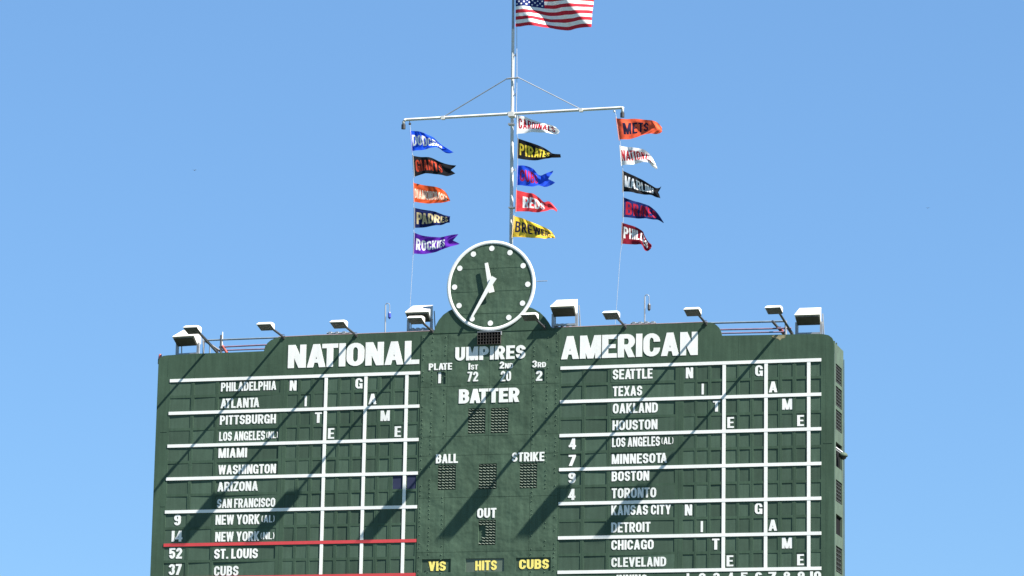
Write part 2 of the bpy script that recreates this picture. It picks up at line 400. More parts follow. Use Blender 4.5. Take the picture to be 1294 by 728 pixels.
# centre panel sheet: raised skin over the middle of the board, cut in sheets with lapped seams
def skin(name, x0, x1, z0, z1, y=-.010, m=CENTRE):
    holes = [hh for hh in DISP+SLOTS if hh[0] < x1 and hh[1] > x0 and hh[2] < z1 and hh[3] > z0]
    ol = [(x0, z0), (x1, z0), (x1, z1), (x0, z1)]
    xs = sorted({x0, x1} | {c for hh in holes for c in hh[:2] if x0 < c < x1}); zs = sorted({z0, z1} | {c for hh in holes for c in hh[2:] if z0 < c < z1})
    q = MB(); idx = {}
    for i, x in enumerate(xs):
        for j, z in enumerate(zs): idx[i, j] = len(q.V); q.V.append((x, y, z))
    full = {}
    for i in range(len(xs)-1):
        for j in range(len(zs)-1):
            cx, cz = (xs[i]+xs[i+1])/2, (zs[j]+zs[j+1])/2
            if not any(a < cx < b and c < cz < d for (a, b, c, d) in holes): full[i, j] = 1; q.F.append([idx[i, j], idx[i+1, j], idx[i+1, j+1], idx[i, j+1]])
    E = {}
    for f in q.F:
        for i in range(4): E[(f[i], f[(i+1) % 4])] = 1
    n = len(q.V); q.V += [(x, -.0006, z) for x, _, z in q.V]
    q.F += [[b, a, a+n, b+n] for a, b in E if (b, a) not in E]
    return link(name, mesh_from(name, q.V, q.F, m), board)
xs = [CX0, at(563.5, 560).x, at(617, 560).x, at(670.5, 560).x, CX1]
zs = [at(617, 727).z-.9, at(617, 697).z, at(617, 628).z, at(617, 574.5).z, at(617, 550.5).z, at(617, 487).z, at(617, 420.5).z]
for i in range(4):
    for j in range(len(zs)-1):
        jit = random.uniform(-.0022, .0022)
        skin('metal_sheet', xs[i]+.006, xs[i+1]-.006, zs[j]+.005, zs[j+1]-.005, y=-.009+jit)
# rows of rivet heads beside the seams of the centre panel
rv = MB()
def rivet(x, z, r=.016):
    rv.add([(x-r, -.012, z-r), (x+r, -.012, z-r), (x+r, -.012, z+r), (x-r, -.012, z+r), (x-r*.4, -.024, z-r*.4), (x+r*.4, -.024, z-r*.4), (x+r*.4, -.024, z+r*.4), (x-r*.4, -.024, z+r*.4)],
           [(0, 1, 5, 4), (1, 2, 6, 5), (2, 3, 7, 6), (3, 0, 4, 7), (4, 5, 6, 7)])
for x in (CX0+.10, xs[1]-.08, xs[3]+.08, CX1-.10, CX0+.42, CX1-.42):
    z = zs[-1]-.1
    while z > zs[0]:
        rivet(x+random.uniform(-.01, .01), z); z -= random.choice((.14, .15, .16, .30, .45))
o = rv.obj('rivets', CENTRE, board); link
o.location = -OFF; o['kind'] = 'stuff'

# body behind the front: roof, back, left side; the right side wall has the windows
ZT = out[-4][1]-.02
b = MB(); e = .004
b.box(XL+.02, XR-.10, FRT+e, DEP, ZB+.02, ZB+.12); b.box(XL+.02, XR-.10, FRT+e, DEP, ZT-.16, ZT-.04)
b.box(XL+.02, XL+.10, FRT+e, DEP, ZB+.14, ZT-.18); b.box(XL+.12, XR-.10, DEP-.08, DEP-.004, ZB+.14, ZT-.18)
link('body_shell', b.mesh('body_shell', GREEN), board)
# right side wall with window openings. photo y of the openings at its left edge
WIN = [(459, 482.4, 'g'), (487, 512, 'g'), (516.5, 542, 'g'), (558, 589, 'k'), (605.5, 633, 'g'), (649, 674.5, 'k'), (689, 722, 'g')]
def side_z(v): return at(1057.4, v, .32).z
wy0, wy1 = .30, 1.42
sw = MB(); zc = ZT
for (v0, v1, kd) in WIN:
    z1, z0 = side_z(v0), side_z(v1)
    sw.box(XR-.08, XR-.004, wy0+.001, wy1-.001, z1, zc); zc = z0
sw.box(XR-.08, XR-.004, wy0+.001, wy1-.001, ZB+.02, zc)
sw.box(XR-.08, XR-.004, FRT+.004, wy0, ZB+.02, ZT); sw.box(XR-.08, XR-.004, wy1, DEP, ZB+.02, ZT)
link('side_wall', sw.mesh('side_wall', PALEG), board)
for (v0, v1, kd) in WIN:
    z1, z0 = side_z(v0)-.002, side_z(v1)+.002
    f = MB(); f.box(XR-.12, XR-.085, wy0-.03, wy1+.03, z0-.03, z1+.03)
    win = link('side_window', f.mesh('side_window', DARK), board)  # open windows: the shade inside is painted on as this black panel
    if kd == 'g':
        q = MB(); n = 6
        for i in range(n): zz = z0+(z1-z0)*(i+.5)/n; q.box(XR-.075, XR-.03, wy0+.005, wy1-.005, zz-.012, zz+.012)
        for i in (1, 2, 3): yy = wy0+(wy1-wy0)*i/4; q.box(XR-.080, XR-.026, yy-.014, yy+.014, z0, z1)
        link('louvre', q.mesh('louvre', LOUVRE), win)
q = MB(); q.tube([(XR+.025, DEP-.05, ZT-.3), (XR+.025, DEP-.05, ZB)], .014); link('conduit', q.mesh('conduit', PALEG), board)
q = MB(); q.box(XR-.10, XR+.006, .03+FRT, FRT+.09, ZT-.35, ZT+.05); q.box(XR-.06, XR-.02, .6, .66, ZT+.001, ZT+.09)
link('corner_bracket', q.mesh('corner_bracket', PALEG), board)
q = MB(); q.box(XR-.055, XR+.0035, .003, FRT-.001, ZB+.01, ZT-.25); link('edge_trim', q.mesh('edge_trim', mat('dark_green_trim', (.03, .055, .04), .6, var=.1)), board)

# plates behind the openings
pm = {}
def plate_mesh(w, h, m):
    k = (round(w, 3), round(h, 3), m.name)
    if k not in pm:
        q = MB(); q.add([(-w/2, 0, -h/2), (w/2, 0, -h/2), (w/2, 0, h/2), (-w/2, 0, h/2), (-w/2, .01, -h/2), (w/2, .01, -h/2), (w/2, .01, h/2), (-w/2, .01, h/2)],
              [(0, 1, 2, 3), (1, 5, 6, 2), (5, 4, 7, 6), (4, 0, 3, 7), (3, 2, 6, 7), (4, 5, 1, 0)])
        pm[k] = q.mesh('plate', m)
    return pm[k]
def plate(name, a, b, zb, zt, m=PLATE, rec=None):
    rec = random.choice((.007, .009, .011, .014)) if rec is None else rec
    w = b-a+.03; h = zt-zb+.02
    ob = _link(name, plate_mesh(w, h, m), board)
    ob.location = Vector(((a+b)/2, rec, (zb+zt)/2))-OFF
    ob.rotation_euler = (random.uniform(-.008, .008), 0, random.uniform(-.012, .012)); return ob
_wl = {}
def on_plate(pl, text, x0, x1, z, H, name='lettering', m=None, t=.21, h=.175, gap=.085):
    c = Vector(pl.location)+OFF
    q = MB(); lettering(q, text, x0-c.x, x1-c.x, z-c.z, H, t, h, -.002, .006, gap=gap)
    ob = _link(name, mesh_from(name, q.V, q.F, m or WHITE), pl); return ob
NAMES_N = [('PHILADELPHIA', 279.3, 348.9, 483.2, 494.4), ('ATLANTA', 278.8, 327.5, 503.9, 515.9), ('PITTSBURGH', 277.9, 348.6, 525.0, 536.6), ('LOS ANGELES', 277, 334.6, 545.9, 557.3),
           ('MIAMI', 276.1, 312, 567, 579), ('WASHINGTON', 276, 348.5, 587.8, 599.5), ('ARIZONA', 274.9, 325.7, 609.3, 621.2), ('SAN FRANCISCO', 274.4, 347.7, 630.6, 642), ('NEW YORK', 272.6, 328, 651.2, 663.4),
           ('NEW YORK', 272.1, 327.7, 672.6, 684.7), ('ST. LOUIS', 270.9, 325.7, 694.2, 706.5), ('CUBS', 270.3, 301.1, 715.9, 728.2)]
NAMES_A = [('SEATTLE', 774.6, 824.6, 467.1, 479.6), ('TEXAS', 774.6, 811.5, 488.6, 501), ('OAKLAND', 774.6, 831.2, 510.2, 522.6), ('HOUSTON', 774, 830.8, 531.4, 543.8), ('LOS ANGELES', 773.5, 834, 553, 565),
           ('MINNESOTA', 773, 842.9, 574, 586.3), ('BOSTON', 773, 820.4, 595.9, 608.4), ('TORONTO', 773, 829.3, 617.3, 629.8), ('KANSAS CITY', 772.6, 847.9, 638.9, 651.2), ('DETROIT', 772.6, 821.9, 660.7, 673.3),
           ('CHICAGO', 772.6, 826, 683, 695.2), ('CLEVELAND', 772.6, 841.8, 704.9, 716.8)]
SUF = {(0, 3): ('(NL)', 336.4, 351), (0, 8): ('(AL)', 330.3, 346.8), (0, 9): ('(NL)', 329.2, 346.5), (1, 4): ('(AL)', 836, 851)}
NUM = {(0, 8): '9', (0, 9): '14', (0, 10): '52', (0, 11): '37', (1, 4): '4', (1, 5): '7', (1, 6): '9', (1, 7): '4'}
LET = {}
for side, r0s in ((0, (0,)), (1, (0, 8))):
    for r0 in r0s:
        for dr, ch, c in ((0, 'N', 1), (0, 'G', 6), (1, 'I', 2), (1, 'A', 7), (2, 'T', 3), (2, 'M', 8), (3, 'E', 4), (3, 'E', 9)): LET[side, r0+dr, c] = ch
for side, cols in enumerate((NATC, AMEC)):
    for r, (zt, zb) in enumerate(ROWS):
        for c, (a, b_) in enumerate(cols):
            if c == 2:
                p = plate('team_plate', a, b_, zb, zt); T, l, rr, v0, v1 = (NAMES_N, NAMES_A)[side][r]
                sl_ = -.028+.0018*r
                A_ = at(l, v1-(1.0 if side == 0 else 0), .02); B_ = at(rr, v1, .02); H = at(l, v0, .02).z-at(l, v1, .02).z
                zmid = at((l+rr)/2, v1-.6, .02).z
                on_plate(p, T, A_.x, B_.x, zmid, H, t=.205, h=.17)
                if (side, r) in SUF:
                    s_, l2, r2 = SUF[side, r]
                    on_plate(p, s_, at(l2, v1, .02).x, at(r2, v1, .02).x, zmid+.05, H*.74, t=.16, h=.12)
            elif c < 2:
                p = plate('score_plate', a, b_, zb, zt)
                if c == 0 and (side, r) in NUM:
                    s_ = NUM[side, r]; cx = (a+b_)/2+(.03 if len(s_) > 1 else .05); ww = .47 if len(s_) > 1 else .25
                    if s_ == '14': ww = .40; cx += .03
                    on_plate(p, s_, cx-ww/2, cx+ww/2, zb+.06, .375, t=.23, h=.18)
            else:
                i = c-2; blue = side == 0 and r == 6 and i in (9, 10)
                p = plate('inning_plate', a, b_, zb, zt, BLUEP if blue else PLATE)
                if blue: p['label'] = 'dark blue number plate'
                if (side, r, i) in LET:
                    ch = LET[side, r, i]; ww = {'I': .075, 'M': .34, 'N': .245, 'T': .245, 'A': .285, 'G': .255, 'E': .225}[ch]
                    cx = (a+b_)/2+(.0 if ch != 'E' else -.03)
                    on_plate(p, ch, cx-ww/2, cx+ww/2, (zt+zb)/2-.185, .365, 'letter', t=.22 if ch != 'I' else .2, h=.155)

# dividing lines
def strip(name, x0, x1, z0, z1, m, y):
    q = MB(); q.box(x0, x1, y, -.0005, z0, z1); return link(name, q.mesh(name, m), board)
def X_(u, v=560): return at(u, v).x
for side, (u0, u1, vx) in enumerate(((NATC[0][0]-.03, X_(525.6, 700), None), (AMEC[0][0]-.03, X_(1037.9, 700), None))):
    lim = 7
    for k in range(lim):
        red = side == 0 and k >= 5
        x1 = u1
        strip('divider_line', u0, x1, ZLINE[k]-HL, ZLINE[k]+HL, RED if red else LINEW, -.013)
    cols = NATC if side == 0 else AMEC
    for ci in (5, 8, 11):
        xa, xb = cols[ci][1], cols[ci+1][0]; xm = (xa+xb)/2; wv = .057
        for k in range(6):
            strip('divider_line', xm-wv, xm+wv, ZLINE[k+1]+HL+.001, ZLINE[k]-HL-.001, LINEW, -.009)
# thin proud mouldings between the columns of openings
q = MB()
for cols in (NATC, AMEC):
    for i in range(12):
        if i in (5, 8, 11): continue
        xm = (cols[i][1]+cols[i+1][0])/2
        for (zt, zb) in ((ZLINE[k]-HL-.001, ZLINE[k+1]+HL+.001) for k in range(6)):
            q.box(xm-.010, xm+.008, -.0025, -.0005, zb, zt)
link('moulding', q.mesh('moulding', PLATE), board)['kind'] = 'stuff'

# headings
word_px('NATIONAL', (363.6, 465.2), (529.6, 460.2), 436, 465.2, board, 'letter', each=True, t=.235, h=.19, gap=.04)
word_px('AMERICAN', (709, 453.7), (881.6, 449.2), 424.6, 453.7, board, 'letter', each=True, t=.235, h=.19, gap=.04)
YS = -.012
word_px('UMPIRES', (575.2, 455.6), (663.8, 453.5), 438.6, 455.6, board, 'letter', each=True, t=.26, h=.20, y=YS)
word_px('BATTER', (579.7, 510), (656, 508), 492, 510, board, 'letter', each=True, t=.28, h=.21, y=YS, gap=.05)
word_px('PLATE', (541.8, 467.9), (571.1, 467.2), 459.4, 467.9, board, t=.22, y=YS)
word_px('1~ST', (591.9, 467.3), (603.8, 467.1), 458.9, 467.3, board, t=.20, y=YS)
word_px('2~ND', (631.3, 465.8), (648.3, 465.4), 457, 465.8, board, t=.20, y=YS)
word_px('3~RD', (672.5, 464.5), (689.8, 464.1), 455.7, 464.5, board, t=.20, y=YS)
word_px('72', (590.6, 482.2), (604.1, 481.9), 470, 482.2, board, t=.19, h=.15, y=YS)
word_px('20', (632.6, 481.9), (645.6, 481.5), 469, 481.9, board, t=.17, h=.14, y=YS)
word_px('BALL', (550.8, 585.7), (578.5, 585.0), 574.2, 585.7, board, t=.23, y=YS)
word_px('STRIKE', (647, 583.5), (687.8, 582.6), 572, 583.5, board, t=.23, y=YS)
word_px('OUT', (603, 654.7), (627, 654.2), 642.4, 654.7, board, t=.22, y=YS)
for i, (hh, T, l, r_, v0, v1, mm) in enumerate(((SLOTS[0], '1', 554.0, 557.3, 470.9, 484.4, None), (SLOTS[1], '2', 677.3, 685.4, 468.4, 481.3, None),
      (SLOTS[2], 'VIS', 541.6, 563.4, 709.7, 721.5, YELLOW), (SLOTS[3], 'HITS', 600.6, 627.8, 708.4, 720.7, YELLOW), (SLOTS[4], 'CUBS', 656.1, 693.7, 706.9, 719.1, YELLOW))):
    p = plate('number_plate' if i < 2 else 'caption_plate', hh[0], hh[1], hh[2], hh[3], m=LIGHTP if T == 'HITS' else PLATE, rec=.016)
    A_ = at(l, v1, .03); B_ = at(r_, v1, .03)
    on_plate(p, T, A_.x, B_.x, (A_.z+at(r_, v1, .03).z)/2, at(l, v0, .03).z-A_.z, m=mm, t=.21 if mm is None else .235)
# bottom heading row, its top just in the picture
for T, l, r_, v in (('INNING', 779, 817.5, 726.3), ('1', 867.6, 870.8, 724.6), ('2', 883, 891.5, 724.3), ('3', 901, 909.3, 724), ('4', 918.5, 927, 723.8), ('5', 936.4, 944.4, 723.5), ('6', 954.2, 963, 723.2),
                  ('7', 971, 980.8, 722.9), ('8', 990, 998.5, 722.6), ('9', 1008, 1016.7, 722.4), ('10', 1023.7, 1037.6, 722.1)):
    word_px(T, (l, v+12.6), (r_, v+12.6), v, v+12.6, board, t=.22)

# eyelet number displays: recessed back, rows of small tilted flaps
for di, (a, b_, c, d) in enumerate(DISP):
    q = MB(); q.box(a-.01, b_+.01, .045, .055, c-.01, d+.01); bk = link('number_display', q.mesh('number_display', CENTRE), board)
    q = MB(); nx, nz = 5, 9; sx, sz = (b_-a)/nx, (d-c)/nz
    for i in range(nx):
        for j in range(nz):
            if di == 5 and i < 2 and j in (1, 2, 3, 4, 5, 6): 
                if not (i == 1 and j in (1, 2)): continue
            if di == 0 and i == 2 and j in (4,): pass
            x = a+sx*(i+.5); z = c+sz*(j+.5); wx, wz = sx*.40, sz*.34; y = .012
            # slanted flap: pale face tilted up, dark underside
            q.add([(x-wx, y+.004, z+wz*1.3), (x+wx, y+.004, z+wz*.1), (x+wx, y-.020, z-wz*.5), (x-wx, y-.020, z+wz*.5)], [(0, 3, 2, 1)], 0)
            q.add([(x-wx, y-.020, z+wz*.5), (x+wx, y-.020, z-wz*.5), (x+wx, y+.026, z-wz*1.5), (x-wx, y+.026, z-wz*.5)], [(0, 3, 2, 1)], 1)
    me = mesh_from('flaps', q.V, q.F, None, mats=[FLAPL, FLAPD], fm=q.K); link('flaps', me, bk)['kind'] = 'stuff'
# bare patch at the top right where the paint has gone
P = [at(u, v) for u, v in ((975, 424.4), (979, 423.3), (993, 423.2), (992, 427), (988, 427.4), (985.6, 430), (983, 427.6), (977, 426.6))]
n = len(P); V = [(p.x, -.003, p.z-.01) for p in P]+[(p.x, -.0004, p.z-.01) for p in P]
q = MB(); q.add(V, [tuple(range(n))]+[(i, (i+1) % n, (i+1) % n+n, i+n) for i in range(n)]); link('bare_patch', q.mesh('bare_patch', TAN), board)
# weathered metal coping along the high parts of the wall top
for pts in ([(352, 426.2), (400, 424.0), (453, 422.2), (516, 419.8), (546, 418.5)], [(700, 414.2), (740, 412.9), (791, 410.9), (850, 408.9), (894, 407.2)]):
    q = MB(); q.tube([at(u, v, .025)+Vector((0, 0, .006)) for u, v in pts], .022, 6); link('coping', q.mesh('coping', COPING), board)
# short vertical seams of the outer wall
q = MB()
for u, v0, v1 in ((247.7, 449, 477), (289, 447.5, 474), (455, 424, 428), (752, 414, 424), (860, 411, 417), (934, 426, 455), (985, 430, 454), (1044, 430, 720), (213, 452, 476)):
    a, b_ = at(u, v0), at(u, v1); q.box(a.x-.008, a.x+.008, -.002, -.0003, b_.z, a.z)
for u0, u1, v in ((203, 211, 546), (1041, 1052, 560), (203, 209, 640)):
    a, b_ = at(u0, v), at(u1, v); q.box(a.x, b_.x, -.005, -.0005, a.z-.012, a.z+.012)
link('seam_strips', q.mesh('seam_strips', GREEN), board)['kind'] = 'stuff'
# legs under the board, out of the picture
for x in (-11.5, -6.8, -2.2, 2.4, 7.0, 10.4):
    q = MB(); q.box(x-.3, x+.3, .3, .9, GROUND_Z, ZB); link('support_column', q.mesh('support_column', CONC), board)
q = MB(); q.box(XL+.3, XR-.3, .95, 1.5, ZB-.7, ZB-.01); link('support_beam', q.mesh('support_beam', CONC), board)

# ------------------------------------------------------------------ clock
CC = Vector((-.742, -.018, .105)); RC = 1.575
clock = thing('clock', (CC.x, CC.y, CC.z-RC), 'round green clock with white rim and white dots above the middle of the scoreboard', 'clock')
q = MB(); S = 72
prof = [(0, -.0), (1.445, -.0)]
face = MB(); face.V = [(CC.x, CC.y, CC.z)]+[(CC.x+1.459*math.cos(2*math.pi*i/S), CC.y, CC.z+1.459*math.sin(2*math.pi*i/S)) for i in range(S)]
face.F = [[0, 1+i, 1+(i+1) % S] for i in range(S)]; face.K = [0]*S
link('face', face.mesh('face', CENTRE, fix=False), clock)
q = MB(); q.lathe([(1.458, .0), (1.458, -.012), (1.463, -.016), (1.57, -.016), (RC, -.012), (RC, .012), (1.458, .012)], CC, 'Y', 96)
me = q.mesh('rim', LINEW); smooth_angle(me, 40); link('rim', me, clock)
q = MB(); q.lathe([(0.001, .075), (1.40, .075), (1.40, .20), (.001, .20)], CC, 'Y', 48); link('back_housing', q.mesh('back_housing', GREEN), clock)
for i in range(12):
    a = math.radians(30*i); p = CC+Vector((1.305*math.sin(a), 0, 1.305*math.cos(a)))
    q = MB(); q.lathe([(.094, -.001), (.094, -.006), (.0005, -.006)], p, 'Y', 20); me = q.mesh('hour_dot', LINEW); link('hour_dot', me, clock)
def hand(name, deg, L, tail, w0, w1, wt, y0, y1):
    a = math.radians(deg); d = Vector((math.sin(a), 0, math.cos(a))); n = Vector((math.cos(a), 0, -math.sin(a)))
    P = [d*L+n*w1, d*L-n*w1, -n*w0, -d*tail-n*wt, -d*tail+n*wt, n*w0]
    V = [CC+p+Vector((0, y0, 0)) for p in P]+[CC+p+Vector((0, y1, 0)) for p in P]
    q = MB(); q.add(V, [(0, 1, 2, 3, 4, 5), (6, 7, 8, 9, 10, 11)]+[(i, (i+1) % 6, (i+1) % 6+6, i+6) for i in range(6)]); link(name, q.mesh(name, LINEW), clock)
hand('hour_hand', 348.5, .80, .26, .085, .055, .10, -.100, -.085)
hand('minute_hand', 209.6, 1.26, .30, .075, .035, .10, -.145, -.128)
q = MB(); q.lathe([(.04, 0), (.04, -.14), (.0005, -.14)], CC, 'Y', 12); link('hub', q.mesh('hub', LINEW), clock)
q = MB()
for dz in (-.18, .62, -.95):
    hw = math.sqrt(1.42**2-dz*dz); q.box(CC.x-hw, CC.x+hw, CC.y-.004, CC.y-.0008, CC.z+dz-.008, CC.z+dz+.008)
link('face_seam', q.mesh('face_seam', CENTRE), clock)
a = at(678, 355.5, .05); q = MB(); q.tube([(a.x, .05, a.z), (a.x+.38, .05, a.z+.0)], .014); link('side_rod', q.mesh('side_rod', GALV), clock)
# seam at the foot of the rounded top
q = MB(); z = at(621, 418.6).z; q.box(at(548.5, 418).x, at(697, 414).x, -.012, -.0005, z-.012, z+.012); link('top_seam', q.mesh('top_seam', GREEN), board)

# grille box under the clock
a, b_, c, d = px_rect(604.6, 420.4, 633.6, 435.6)
spk = thing('grille_box', ((a+b_)/2, -.02, c), 'small black gridded box fixed under the clock above the umpires heading', 'loudspeaker')
q = MB(); q.box(a+.01, b_-.01, -.055, -.013, c+.01, d-.01); link('backing', q.mesh('backing', DARK), spk)
q = MB(); dp = -.115
for i in range(9):
    x = a+(b_-a)*i/8; r_ = .013 if i % 2 else .009
    q.box(x-r_*.6, x+r_*.6, dp, -.056, c, d)
for j in range(5):
    z = c+(d-c)*j/4; q.box(a-.008, b_+.008, dp+.003, -.057, z-.006, z+.006)
link('grille', q.mesh('grille', mat('brown_grid', (.035, .03, .027), .6, var=.4, vscale=15)), spk)
q = MB(); q.box(a-.01, b_+.03, dp-.003, -.058, d+.002, d+.022); q.box(b_+.006, b_+.03, dp-.002, -.06, d-.11, d); link('frame', q.mesh('frame', GALV), spk)

# ------------------------------------------------------------------ arm lamps that light the board
AL = MB(); 
def lamp_parts():
    head = MB(); W = .275
    head.prism([(-.02, -.10), (-.42, .015), (-.435, .035), (-.34, .115), (-.10, .13), (.0, .09)], -W, W, taper=[.03, .03, .0, .05, .05, .03])
    h = head.mesh('housing', LAMPW)
    gl = MB(); gl.add([(-W+.02, -.03, -.100), (W-.02, -.03, -.100), (W-.02, -.42, .006), (-W+.02, -.41, .009)], [(0, 1, 2, 3)])
    gl.add([(-W+.05, -.04, -.125), (W-.05, -.04, -.125), (W-.05, -.41, -.016), (-W+.05, -.41, -.016)], [(0, 1, 2, 3)])
    gl.F += [[0, 1, 5, 4], [1, 2, 6, 5], [2, 3, 7, 6], [3, 0, 4, 7]]; gl.K += [0]*4
    g_ = gl.mesh('lens', LAMPG)
    kn = MB(); kn.lathe([(.0005, -.05), (.04, -.04), (.05, 0), (.04, .04), (.0005, .05)], (.10, -.02, -.035), 'Y', 10)
    return h, g_, kn.mesh('knob', LAMPW)
LH, LG, LK = lamp_parts()
LAB = ['arm lamp on a long strut at the far left end, above the left floodlight', 'arm lamp over the left step in the wall top',
       'arm lamp above the middle of the left league heading', 'arm lamp in front of the floodlight left of the clock', 'arm lamp against the foot of the clock mound on its right',
       'arm lamp just right of the floodlight beside the clock', 'arm lamp over the last letters of the right league heading', 'arm lamp on a long strut beside the far right floodlight']
LX = [-10.90, -8.22, -5.57, -2.82, 1.18, 4.0, 6.78, 9.52]
LZ = [-1.36, -1.33, -1.35, -1.30, -1.33, -1.385, -1.37, -1.40]
for i, x in enumerate(LX):
    r = thing('arm_lamp', (x, 0, LZ[i]), 'white ' + LAB[i], 'lamp', 'lamps on arms along the top of the scoreboard')
    long = i in (0, 7)
    yb = 1.55 if i == 7 else (.95 if i == 0 else .02); zb = -.10 if not long else (-.40 if i == 7 else -.48)
    yh = -1.37
    for nm, me in (('housing', LH), ('lens', LG), ('knob', LK)):
        ob = _link(nm, me, r); ob.location = (-.08, yh, .0); ob.rotation_euler = (random.uniform(-.03, .03), 0, random.uniform(-.04, .04))
    q = MB(); q.tube([(0, yb, zb), (0, yh+.02, .0)], .040, 8); ob = _link('arm', q.mesh('arm', ARM), r)
    q = MB()
    if long:
        q.tube([(0, yb-.02, zb-.02), (0, yb-.02, -.85)], .035); q.tube([(.12, yb-.25, zb+.02), (-.02, yb, -.62)], .03)
    else:
        q.box(-.05, .05, -.03, .10, zb-.06, zb+.05)
    _link('bracket', q.mesh('bracket', ARM if not long else REDLEAD), r)
    q = MB(); q.tube([(.03, .0 if not long else yb*.7, zb+.10), (.035, -.45, -.09 if not long else -.16), (.03, -.95, -.06), (.02, yh+.05, .02)], .010, 5); _link('wire', q.mesh('wire', BLACK), r)
    q = MB(); q.box(-.045, .045, yh+.10, yh+.26, -.02, .06); _link('ballast_box', q.mesh('ballast_box', GALV), r)

# ------------------------------------------------------------------ big floodlights on legs
def flood_parts():
    W = .425
    A, B, C_, D_ = (.42, .66), (-.24, .30), (.10, .05), (.42, .12)
    hd = MB(); hd.prism([A, (-.20, .335), (-.25, .30), (-.20, .27), (.13, .03), D_], -W, W, taper=[.06, .0, .0, .0, .03, .06])
    # lens face: between lip and bottom
    gl = MB(); e = .012
    a0, a1 = Vector((0, -.215, .245)), Vector((0, .10, .022)); nrm = Vector((0, -(a0.z-a1.z), (a0.y-a1.y))).normalized()
    if nrm.z > 0: nrm = -nrm
    V = []
    for s in (0, 1):
        for (x, p) in ((-W+.035, a0), (W-.035, a0), (W-.05, a1), (-W+.05, a1)): V.append(Vector((x, p.y, p.z))+nrm*(.01+.012*s))
    gl.add(V, [(0, 1, 2, 3), (7, 6, 5, 4), (0, 4, 5, 1), (1, 5, 6, 2), (2, 6, 7, 3), (3, 7, 4, 0)])
    LG_ = []
    for s in (-1, 1):
        lg = MB()
        x = s*(W-.025)
        lg.box(x-.06 if s < 0 else x-.03, x+.03 if s < 0 else x+.06, .10, .18, -.95, .12)
        br = MB(); br.tube([(s*(W-.01), .42, .45), (s*(W+.04), .62, -.95)], .02)
        LG_ += [lg.mesh('leg', GALV), br.mesh('strut', GALV)]
    bs = MB(); bs.box(-W+.03, W-.03, .08, .20, -.30, -.24)
    return hd.mesh('hood', LAMPW), gl.mesh('lens', FLOODG), *LG_, bs.mesh('crossbar', GALV)
FP = flood_parts()
for (u, v, lab, rz) in ((236.5, 447.5, 'leftmost white hooded floodlight on legs at the left end of the wall top', -.12), (530.5, 417.5, 'white hooded floodlight on legs just left of the clock', 0),
                    (715.5, 411.8, 'white hooded floodlight on legs just right of the clock', 0), (1022.5, 421.6, 'rightmost white hooded floodlight on legs at the right end of the wall top', .03)):
    p = at(u, v, .30); r = thing('floodlight', (p.x, .16 if u != 715.5 else -.02, p.z+.27), lab, 'floodlight', 'hooded floodlights on the wall top'); r.rotation_euler.z = rz
    for nm, me in zip(('hood', 'lens', 'leg', 'strut', 'leg', 'strut', 'crossbar'), FP): _link(nm, me, r)

# ------------------------------------------------------------------ roof railings
def rail(lab, rows, posts, Y, extra=()):
    ps = [[at(u, v, Y) for u, v in row[0]] for row in rows]
    r = thing('railing', tuple(ps[0][0]), lab, 'railing')
    for row, P_ in zip(rows, ps):
        q = MB(); q.tube(P_, row[1], 8); link('rail', q.mesh('rail', row[2]), r)
    for (u, v0, v1, rad, m) in posts:
        a = at(u, v0, Y); b_ = at(u, v1, Y); q = MB(); q.tube([a, (a.x, a.y, min(b_.z, ZT))], rad, 8); link('post', q.mesh('post', m), r)
    for (P_, rad, m) in extra:
        q = MB(); q.tube([at(*p) for p in P_], rad, 8); link('brace', q.mesh('brace', m), r)
rail('dark pipe railing behind the low wall at the left end of the scoreboard', [([(262, 430), (360, 426.4)], .032, RAILB), ([(277, 438.6), (345, 435.4)], .03, RAILP), ([(277, 443.0), (345, 440.6)], .026, RAILP)],
     [(257.6, 430.5, 450, .035, ARM), (265.4, 437, 450, .028, RAILB), (281.3, 419.5, 450, .022, POLEW), (279.6, 423.5, 430, .04, ARM)], .9,
     [([(259.3, 431, .9), (279, 444.2, 1.3)], .04, ARM), ([(281, 437, .9), (287, 446, .9)], .05, REDLEAD)])
rail('dark pipe railing behind the low wall at the right end of the scoreboard', [([(885, 408.6), (994, 406)], .035, RAILB), ([(905, 416.8), (1000, 414.8)], .03, RAILP), ([(905, 421.4), (994, 419.4)], .026, RAILP)],
     [(993, 405.8, 424, .04, GALV)], 1.2, [([(976, 406, .9), (990, 421.8, 1.6)], .045, ARM), ([(985, 414, 1.25), (992, 423, 1.5)], .05, REDLEAD), ([(995, 413, 1.3), (1001, 422.4, 1.5)], .05, REDLEAD)])
# thin hook poles
for (u, v0, v1, lab, fx) in ((487.2, 385.5, 421, 'thin grey pole with a curled hook holding a blue fixture, left of the clock', BLUEF), (814.8, 374.8, 412, 'thin grey pole with a curled hook holding a dark fixture, right of the clock', ARM)):
    Y = .6; a = at(u, v0, Y); b_ = at(u, v1, Y)
    r = thing('hook_pole', (b_.x, Y, ZT), lab, 'pole', 'hook poles on the wall top')
    q = MB(); q.tube([(b_.x, Y, ZT-.05), (a.x, Y, a.z)], .024, 8); link('pole', q.mesh('pole', GALV), r)
    q = MB(); q.tube([(a.x, Y, a.z-.05)]+[(a.x+.075-.075*math.cos(math.radians(t)), Y, a.z-.02+.08*math.sin(math.radians(t))) for t in range(15, 181, 15)]+[(a.x+.155, Y, a.z-.25)], .013, 6); link('hook', q.mesh('hook', GALV), r)
    q = MB(); q.lathe([(.0005, -.24), (.03, -.25), (.055, -.30), (.055, -.44), (.02, -.50), (.0005, -.50)], (a.x+.155, Y, a.z), 'Z', 10); link('fixture', q.mesh('fixture', fx), r)
